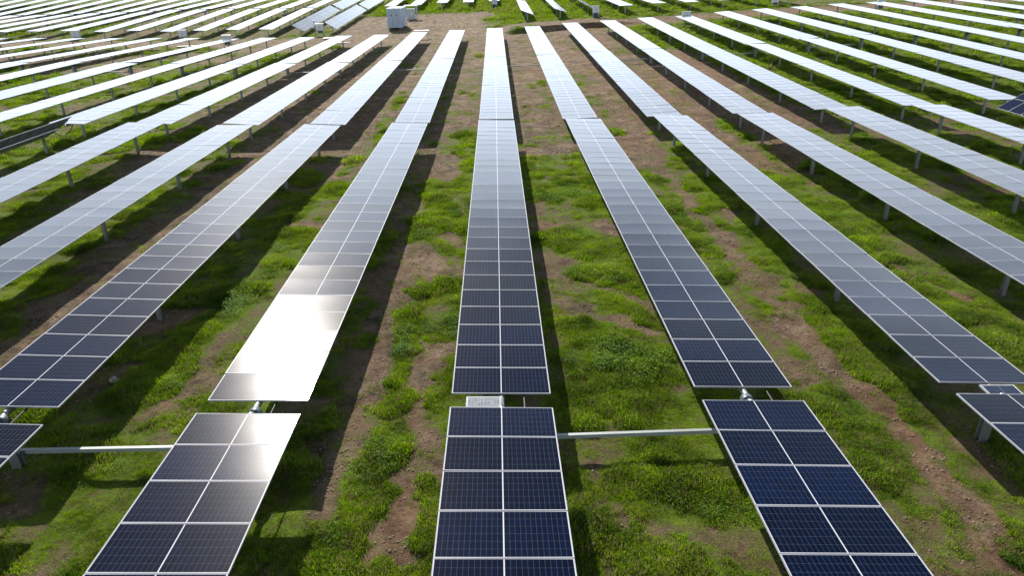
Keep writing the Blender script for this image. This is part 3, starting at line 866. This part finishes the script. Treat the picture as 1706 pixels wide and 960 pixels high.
def frame_of(k, a, b, tau):
    """local frame of one half row: origin at its near end, y along it, z out of the glass"""
    X = X0 + k * ROW
    p0, p1 = Vector((X, a[0], a[1])), Vector((X, b[0], b[1]))
    ydir = (p1 - p0).normalized()
    t = R(tau)
    xdir = Vector((math.cos(t), 0, -math.sin(t)))
    xdir = (xdir - ydir * xdir.dot(ydir)).normalized()
    zdir = xdir.cross(ydir)
    M = Matrix((xdir, ydir, zdir)).transposed().to_4x4()
    M.translation = p0
    return M, (p1 - p0).length

mr_ = random.Random(5)
def jitter():
    return Matrix.Rotation(R(mr_.gauss(0, .17)), 4, 'X') @ Matrix.Rotation(R(mr_.gauss(0, .2)), 4, 'Y')

def bank_mesh(n, pitch, name):
    mb = MB()
    for i in range(n):
        add_module(mb, Matrix.Translation((0, pitch * (i + .5), 0)) @ jitter(), mr_.choice(SAGS), 4, 3)
    return mb.mesh(name, [M_GLASS, M_ALU, M_BACK])
BANKS = [bank_mesh(NMOD, 1.1465, 'panel_surface') for _ in range(5)]

def half_row(root, k, a, b, tau, detail, n=NMOD, rev=False, posts=(), bearing=True, rails=False):
    M, L = frame_of(k, a, b, tau)
    inv = Matrix.Translation(-root.location)
    pitch = 1.1465
    off = L - n * pitch if rev else 0.0
    if detail == 0:
        link('panel_surface', BANKS[(k * 7 + int(a[0])) % len(BANKS)], root, inv @ M)
    else:
        for i in range(n):
            T = inv @ M @ Matrix.Translation((0, off + pitch * (i + .5), 0)) @ jitter()
            v = mr_.randrange(len(SAGS))
            if detail == 2:
                p = link('solar_panel', GLASS_MESH[v], root, T)
                link('panel_frame', FRAME_MESH, p)
            else:
                link('solar_panel', PANEL_MESH[v], root, T)
    tl = L + (.25 if not rev else .25)
    s0 = off - .12
    link('torque_tube', TUBE_MESH, root, inv @ M @ Matrix.Translation((0, s0, -.115)) @ Matrix.Diagonal((1, L - off + .24, 1, 1)))
    if rails:
        for i in range(n + 1):
            link('mounting_rail', RAIL_MESH, root, inv @ M @ Matrix.Translation((0, off + pitch * i, -.058)))
    for y in posts:
        t = (y - a[0]) / (b[0] - a[0])
        z = a[1] + (b[1] - a[1]) * t - .13
        X = X0 + k * ROW
        g = float(ground_z(np.array([X]), np.array([y]))[0]) - .25
        link('post', POST_MESH, root, Matrix.Translation(Vector((X, y, g)) - root.location) @ Matrix.Diagonal((1, 1, z - g - .10, 1)))
        if bearing:
            link('bearing', BEARING_MESH, root, Matrix.Translation(Vector((X, y, z + .015)) - root.location) @ Matrix.Rotation(R(tau), 4, 'Y'))
    return M

def drive(root, k, y, z, kind):
    X = X0 + k * ROW
    g = float(ground_z(np.array([X]), np.array([y]))[0]) - .25
    for dy in (-.14, .14) if kind == 'mid' else (0,):
        link('post', THICK_POST_MESH, root, Matrix.Translation(Vector((X, y + dy, g)) - root.location) @ Matrix.Diagonal((1, 1, z - .42 - g, 1)))
    if kind != 'panel': link('slew_drive', SLEW_MESH, root, Matrix.Translation(Vector((X, y, z - .21)) - root.location))
    link('torque_tube', TUBE_MESH, root, Matrix.Translation(Vector((X, y - .45, z - .13)) - root.location) @ Matrix.Diagonal((1, .9, 1, 1)))

def cable(root, pts, r=.016):
    mb = MB(); mb.tube([Vector(p) - root.location for p in pts], r, 8)
    link('cable', mb.mesh('cable', [M_BLACK]), root)

def rowword(k):
    if k == 0: return 'middle row'
    return '%s row %s of the middle row' % (ORD[abs(k)], 'left' if k < 0 else 'right')

GA = 'solar rows of the nearest tier'
GB = 'solar rows of the second tier'
GC = 'solar rows of the tier beyond the dirt track'

# first tier: Y -3 .. 45, driven at the gap near Y 13.3
labelA = {0: 'dark blue solar row in the middle, small panel in its gap, nearest tier',
          -1: 'solar row of the nearest tier lit by white sun glare',
          1: 'dark blue solar row right of the middle row, nearest tier, drive collar in its gap',
          -5: 'steeply tilted solar row at the left edge showing its dark grey underside',
          6: 'blue solar row at the right edge tilted towards the viewer, nearest tier'}
for k in range(-5, 7):
    X = X0 + k * ROW
    a1, b1 = list(J('1n', k)), list(J('1f', k))
    tau = TILT[1].get(k, 2.0)
    if k == -5: a1, b1 = [13.6, .55], [45.25, -.02]
    if k == 6: a1, b1 = [13.5, .15], [45.05, .15]
    yj = (J('0f', k)[0] + a1[0]) / 2
    root = empty('solar_tracker', (X, yj, float(ground_z(np.array([X]), np.array([yj]))[0])))
    tag(root, labelA.get(k, 'solar panel row of the nearest tier, ' + rowword(k)), 'solar row', GA)
    P1 = [20.75, 28.5, 36.2, 43.75]
    M1 = half_row(root, k, a1, b1, tau, 2, posts=P1, rails=(k == -5))
    if abs(k) <= 2:
        b0 = list(J('0f', k)); slope = -.055 if k == 0 else -.03
        a0 = [b0[0] - 16.1, b0[1] - slope * 16.1]
        half_row(root, k, a0, b0, TILT[0][k], 2, n=14, rev=True, posts=(10.9, 4.2) if k == 2 else (5.6,))
        drive(root, k, yj, (a1[1] + b0[1]) / 2, 'panel' if k in (0, 2) else 'front')
        zc = a1[1]
        if k in (0, 2):
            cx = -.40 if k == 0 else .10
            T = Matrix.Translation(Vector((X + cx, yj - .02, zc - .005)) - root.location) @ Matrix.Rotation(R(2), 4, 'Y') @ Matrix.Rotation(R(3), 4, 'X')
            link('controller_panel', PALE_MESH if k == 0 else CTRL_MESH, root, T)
        xr = X + (.52 if k in (0, 1) else .40)
        zr = zc - .06 - math.sin(R(tau)) * (xr - X)
        cable(root, [(xr, yj - .75, zr - .03), (xr, yj - .3, zr - .012), (xr, yj + .3, zr - .012), (xr, yj + .75, zr - .03)], .02)
    if k in (-4, 4, 5, 6, -5, 3):
        ya, yb = b1[0] - .6, J('2n', k)[0] + .25
        za, zb = b1[1] - .16, J('2n', k)[1] - .16
        xs = X + .25
        cable(root, [(xs, ya + (yb - ya) * q, za + (zb - za) * q - .38 * (4 * q * (1 - q)) ** .8) for q in [i / 12 for i in range(13)]], .026)

# second tier: Y 46 .. 111, driven at Y 79
for k in range(-15, 15):
    X = X0 + k * ROW
    a2, b2, b3 = list(J('2n', k)), list(J('2f', k)), list(J('3f', k))
    a3 = [b2[0] + .24, b2[1]]
    b2 = [b2[0] - .20, b2[1]]
    t2, t3 = TILT[2].get(k, 1.6), TILT[3].get(k, .3 if k < 0 else -2)
    yj = (b2[0] + a3[0]) / 2
    root = empty('solar_tracker', (X, yj, float(ground_z(np.array([X]), np.array([yj]))[0])))
    lab = {-2: 'solar row of the second tier ending in front of the pale blue container',
           }.get(k, 'pale solar row of the second tier, ' + rowword(k))
    tag(root, lab, 'solar row', GB)
    P2 = [48.2, 55.9, 63.6, 71.3]; P3 = [86.6, 94.2, 101.8, 109.3]
    if k < -10: P2 = []
    half_row(root, k, a2, b2, t2, 1 if -7 <= k <= 6 else 0, posts=P2, bearing=abs(k) < 8)
    half_row(root, k, a3, b3, t3, 0, posts=P3, bearing=False)
    drive(root, k, yj, b2[1], 'mid')

# beyond the dirt track
labelC = {-5: 'steeply tilted grey solar row nearest the container, beyond the dirt track',
          -6: 'steeply tilted grey solar row, second one left of the container, beyond the dirt track',
          1: 'solar row tilted to the right on the green bank behind the middle of the track',
          2: 'solar row tilted to the right, second one on the green bank beyond the track',
          3: 'solar row on the green bank seen almost edge on with a box at its end'}
for k in range(-24, 10):
    X = X0 + k * ROW
    y4, y5 = 128.1 if k < 0 else (126.4 if k < 4 else 127.1), 161.0
    tau4 = {-5: 30, -6: 28, 1: 19, 2: 17, 3: 23}.get(k, 2.5 if k < 0 else -1)
    root = empty('solar_tracker', (X, y5, float(ground_z(np.array([X]), np.array([y5]))[0])))
    z4, z5, z6 = float(zi(Z4, k)), float(zi(Z5, k)), float(zi(Z6, k))
    if -4 <= k <= 0:
        labC = 'short row end behind the bare yard, ' + rowword(k)
    else:
        labC = labelC.get(k, 'distant solar row beyond the track, ' + rowword(k))
    tag(root, labC, 'solar row', GC)
    if not -4 <= k <= 0:
        half_row(root, k, [y4, z4], [y4 + 32.15, z4 + (z5 - z4) * .98], tau4, 0, posts=[y4 + 1.2, y4 + 8.6, y4 + 16, y4 + 23.5] if k > -20 else [], bearing=False)
    ya = 162.2
    half_row(root, k, [ya, z5], [ya + 32.15, z6], tau4 if tau4 > 10 else (1.5 if k < 0 else 0), 0, posts=[ya + 1.2, ya + 8.6, ya + 16] if k > -16 else [], bearing=False)
    drive(root, k, y5 + .4, z5, 'mid')

# ---------------------------------------------------------------- drive links between pairs of rows
def beam(k, y, dz, lab):
    xa, xb = X0 + k * ROW + .12, X0 + (k + 1) * ROW - .12
    za = float(ground_z(np.array([xa]), np.array([y]), False)[0]) + dz
    zb = float(ground_z(np.array([xb]), np.array([y]), False)[0]) + dz
    mb = MB()
    mid, L = Vector(((xa + xb) / 2, y, (za + zb) / 2)), math.hypot(xb - xa, zb - za)
    Mr = Matrix.Rotation(-math.atan2(zb - za, xb - xa), 3, 'Y')
    t = .006
    mb.box((0, 0, .046), (L, .085, t), 0, Mr); mb.box((0, 0, -.046), (L, .085, t), 0, Mr)
    mb.box((0, -.039, 0), (L, .007, .085), 0, Mr); mb.box((0, .039, 0), (L, .007, .085), 0, Mr)
    o = link('drive_beam', mb.mesh('drive_beam', [M_BEAM]))
    o.location = mid
    for sx in (-1, 1):
        q = MB(); q.box((sx * (L / 2 - .16), 0, 0), (.02, .17, .17), 0, Mr); q.box((sx * (L / 2 - .10), 0, .0), (.10, .12, .13), 0, Mr)
        link('coupling', q.mesh('coupling', [M_DARK]), o)
    tag(o, lab, 'drive beam', 'drive beams linking pairs of rows')
M_BEAM = simple('beam_zinc', (.36, .39, .39), .5, .2, .1, 5)
beam(0, 13.25, .44, 'light steel beam joining the middle row and the row right of it, nearest gap')
beam(-2, 13.2, .44, 'light steel beam partly in shade, left of the sun glare row, nearest gap')
for k in (-8, -6, -4, -2, 0, 2, 4, 6):
    where = 'the middle row and the row right of it' if k == 0 else 'the %s and %s rows %s of the middle row' % ((ORD[-k], ORD[-k - 1], 'left') if k < 0 else (ORD[k], ORD[k + 1], 'right'))
    beam(k, 79.0, .42, 'thin far beam under ' + where)

# ---------------------------------------------------------------- container
def container():
    X, Y = -17.62, 131.5
    g = float(ground_z(np.array([X]), np.array([Y + 2]), False)[0])
    root = empty('container', (X, Y, g), R(-3))
    tag(root, 'pale blue container with double doors and a white roof on the bare yard', 'container')
    W_, D_, H_, B_ = 2.5, 5.6, 3.1, .34
    mb = MB()
    mb.box((0, D_ / 2, B_ + H_ / 2), (W_ - .10, D_ - .10, H_ - .10))
    for sx in (-1, 1):
        for j in range(18):                                    # corrugated sides
            mb.box((sx * (W_ / 2 - .035), .35 + j * (D_ - .7) / 17, B_ + H_ / 2), (.05, .14, H_ - .36))
    for sx in (-1, 1):
        for yy in (.07, D_ - .07):
            mb.box((sx * (W_ / 2 - .07), yy, B_ + H_ / 2), (.14, .14, H_))
        for zz in (B_ + .08, B_ + H_ - .08):
            mb.box((sx * (W_ / 2 - .06), D_ / 2, zz), (.12, D_ - .29, .16))
    for zz in (B_ + .08, B_ + H_ - .08):
        mb.box((0, .07, zz), (W_ - .29, .13, .16))
    link('body', mb.mesh('body', [M_CONT]), root)
    mb = MB(); mb.box((0, D_ / 2, B_ + H_ + .03), (W_ + .02, D_ + .02, .05))
    for j in range(10): mb.box((0, .4 + j * (D_ - .8) / 9, B_ + H_ + .068), (W_ - .3, .2, .022))
    link('roof', mb.mesh('roof', [M_CONTW]), root)
    for sx in (-1, 1):
        mb = MB(); mb.box((0, 0, 0), (1.04, .05, H_ - .44))
        for zz in (-.8, 0, .8): mb.box((0, -.03, zz), (.9, .02, .34))
        d = link('door', mb.mesh('door', [M_CONT]), root, Matrix.Translation((sx * .545, .0, B_ + H_ / 2)))
        for q in (-.22, .22):
            mb = MB(); mb.tube([(q, -.075, -1.25), (q, -.075, 1.25)], .022, 8, 0); mb.box((q, -.085, -.25), (.22, .03, .05))
            link('lock_rod', mb.mesh('lock_rod', [M_STEEL]), d)
        mb = MB(); mb.box((sx * -.05, -.05, .48), (.18, .012, .24))
        link('door_plate', mb.mesh('door_plate', [M_DARK]), d)
    mb = MB()
    for xx in (-.9, .9):
        for yy in (.4, D_ / 2, D_ - .4): mb.box((xx, yy, B_ / 2 - .05), (.4, .5, B_ + .09))
    link('footing', mb.mesh('footing', [M_DARK]), root)
    mb = MB(); mb.box((W_ / 2 + .16, 3.2, B_ + 1.0), (.3, .9, 1.0)); mb.box((W_ / 2 + .16, 1.5, B_ + .6), (.26, .5, .7))
    link('air_unit', mb.mesh('air_unit', [M_WHITE]), root)
    mb = MB(); mb.box((-W_ / 2 - .12, .8, B_ + 1.25), (.2, .5, .45))
    link('side_box', mb.mesh('side_box', [M_WHITE]), root)
container()

def shelter():
    X, Y = -16.3, 147.5
    g = float(ground_z(np.array([X]), np.array([Y]), False)[0])
    root = empty('equipment_shelter', (X, Y, g))
    tag(root, 'small white roofed shelter over a grey cabinet behind the container', 'shelter')
    mb = MB(); mb.box((0, 0, 2.55), (2.7, 1.6, .10)); mb.box((0, -.78, 2.46), (2.7, .04, .1))
    link('roof', mb.mesh('roof', [M_WHITE]), root)
    for sx in (-1, 1):
        for sy in (-1, 1):
            mb = MB(); mb.box((sx * 1.1, sy * .65, 1.25), (.09, .09, 2.5)); link('post', mb.mesh('post', [M_STEEL]), root)
    mb = MB(); mb.box((-.1, .1, 1.1), (1.5, .7, 1.7)); mb.box((-.1, .1, .12), (1.6, .8, .24))
    c = link('cabinet', mb.mesh('cabinet', [M_BOX]), root)
    mb = MB(); mb.box((.1, -.30, .95), (.36, .1, .5)); link('meter_box', mb.mesh('meter_box', [M_WHITE]), c)
shelter()

# ---------------------------------------------------------------- combiner boxes on stands
def combiner(x, y, w, h, leg, lab, mast=False, blue=False, rz=0):
    g = float(ground_z(np.array([x]), np.array([y]), False)[0])
    root = empty('combiner_box', (x, y, g), R(rz))
    tag(root, lab, 'electrical box', 'combiner boxes on stands at row ends')
    mb = MB(); mb.box((0, 0, leg + h / 2), (w, .38, h)); mb.box((0, -.01, leg + h + .02), (w + .10, .50, .04))
    link('cabinet', mb.mesh('cabinet', [M_BOX]), root)
    for sx in (-1, 1):
        mb = MB(); mb.box((sx * w * .24, -.205, leg + h / 2), (w * .45, .022, h * .88))
        d = link('door', mb.mesh('door', [M_WHITE]), root)
        mb = MB(); mb.box((sx * .06, -.23, leg + h * .5), (.035, .028, .16)); link('handle', mb.mesh('handle', [M_DARK]), d)
    for sx in (-1, 1):
        mb = MB(); mb.box((sx * (w / 2 - .06), .05, leg / 2 - .1), (.08, .08, leg + .2))
        link('leg', mb.mesh('leg', [M_STEEL]), root)
    mb = MB(); mb.box((0, .02, leg - .22 if not blue else leg * .5 + .05), (w * .62, .26, .40 if not blue else leg * .8))
    link('cable_duct', mb.mesh('cable_duct', [M_BLUE if blue else M_DARK]), root)
    if mast:
        mb = MB(); mb.tube([(-w / 2 - .25, .1, -.2), (-w / 2 - .25, .1, leg + h + .55)], .05, 10); mb.box((-w / 2 - .25, .02, leg + h + .4), (.22, .16, .3))
        link('mast', mb.mesh('mast', [M_STEEL]), root)
combiner(-70.5, 126.8, 1.45, 1.05, .55, 'grey electrical box between far left row ends, third box from the left edge')
combiner(-52.6, 126.6, 1.35, 1.1, .55, 'grey electrical box left of a pale row end, upper left, beyond the track')
combiner(-40.6, 113.2, 1.3, 1.0, .75, 'grey electrical box alone on the near side of the track at upper left', rz=0)
combiner(-29.6, 126.8, 1.3, 1.05, .9, 'grey electrical box with a mast between the two steeply tilted rows', mast=True)
combiner(-78.8, 113.0, 1.45, .95, .7, 'grey electrical box cut off by the left edge of the photo')
combiner(-.05, 161.0, 1.1, .95, .8, 'white electrical box at the end of the middle row behind the bare yard', blue=True)
combiner(16.7, 124.6, 1.05, 1.05, .8, 'white electrical box on blue base at the end of the edge on row', blue=True)
combiner(47.3, 127.0, 1.1, 1.05, .6, 'white electrical box on blue base at the top edge, right of the middle', blue=True)
combiner(57.6, 111.8, 1.05, 1.0, .7, 'grey electrical box at a row end near the upper right corner')
combiner(28.7, 112.4, 1.3, .95, .75, 'grey electrical box with several legs under a row end right of the middle')

# ---------------------------------------------------------------- boards and stones lying about
def slab(x, y, w, d, lab, rz=0, t=.06, lift=.04):
    g = float(ground_z(np.array([x]), np.array([y]))[0])
    mb = MB(); mb.box((0, 0, t / 2), (w, d, t)); mb.box((0, 0, t + .012), (w * .96, d * .9, .02)); mb.box((-w * .3, 0, -.04), (.1, d, .08)); mb.box((w * .3, 0, -.04), (.1, d, .08))
    o = link('board', mb.mesh('board', [M_BOARD])); o.location = (x, y, g + .10 + lift); o.rotation_euler = (0, 0, R(rz))
    tag(o, lab, 'board', 'white boards lying on the dirt')
slab(-27.2, 121.5, 1.7, 1.0, 'white board lying on the dirt left of the container', 8)
slab(-24.2, 114.2, 3.6, .35, 'long narrow white board on the ground between two row ends left of the container', -3)
slab(-46.2, 112.2, 3.2, .7, 'white board under the row ends at upper left', 4)

def skid():
    x, y = -11.5, 116.2
    g = float(ground_z(np.array([x]), np.array([y]))[0])
    root = empty('small_canopy', (x, y, g))
    tag(root, 'low white panel on short legs at the end of the row before the container', 'canopy')
    mb = MB(); mb.box((0, 0, 1.25), (2.3, 1.2, .05)); link('top', mb.mesh('top', [M_BOARD]), root)
    for sx in (-1, 1):
        mb = MB(); mb.box((sx * .9, 0, .5), (.08, .08, 1.44)); link('leg', mb.mesh('leg', [M_STEEL]), root)
skid()

def stone(x, y, s, lab, seed):
    rr = random.Random(seed)
    import bmesh
    bm = bmesh.new(); bmesh.ops.create_icosphere(bm, subdivisions=3, radius=s)
    for v in bm.verts:
        q = v.co.normalized()
        n_ = math.sin(q.x * 5 + seed) * .12 + math.sin(q.y * 7 + seed * 2) * .10 + math.sin(q.z * 6 + q.x * 4) * .10
        v.co = q * s * (1 + n_ + rr.uniform(-.03, .03)); v.co.z *= .7
    me = bpy.data.meshes.new('stone'); bm.to_mesh(me); bm.free(); me.materials.append(M_STONE)
    o = link('stone', me); g = float(ground_z(np.array([x]), np.array([y]))[0]); o.location = (x, y, g + s * .35)
    tag(o, lab, 'stone', 'pale stones on the soil')
stone(-2.16, 8.28, .15, 'pale rounded stone at the bottom between sun glare row and middle row', 3)
stone(-10.9, 16.9, .12, 'small pale stone on the bare strip at the left, beside a shaded gap', 8)
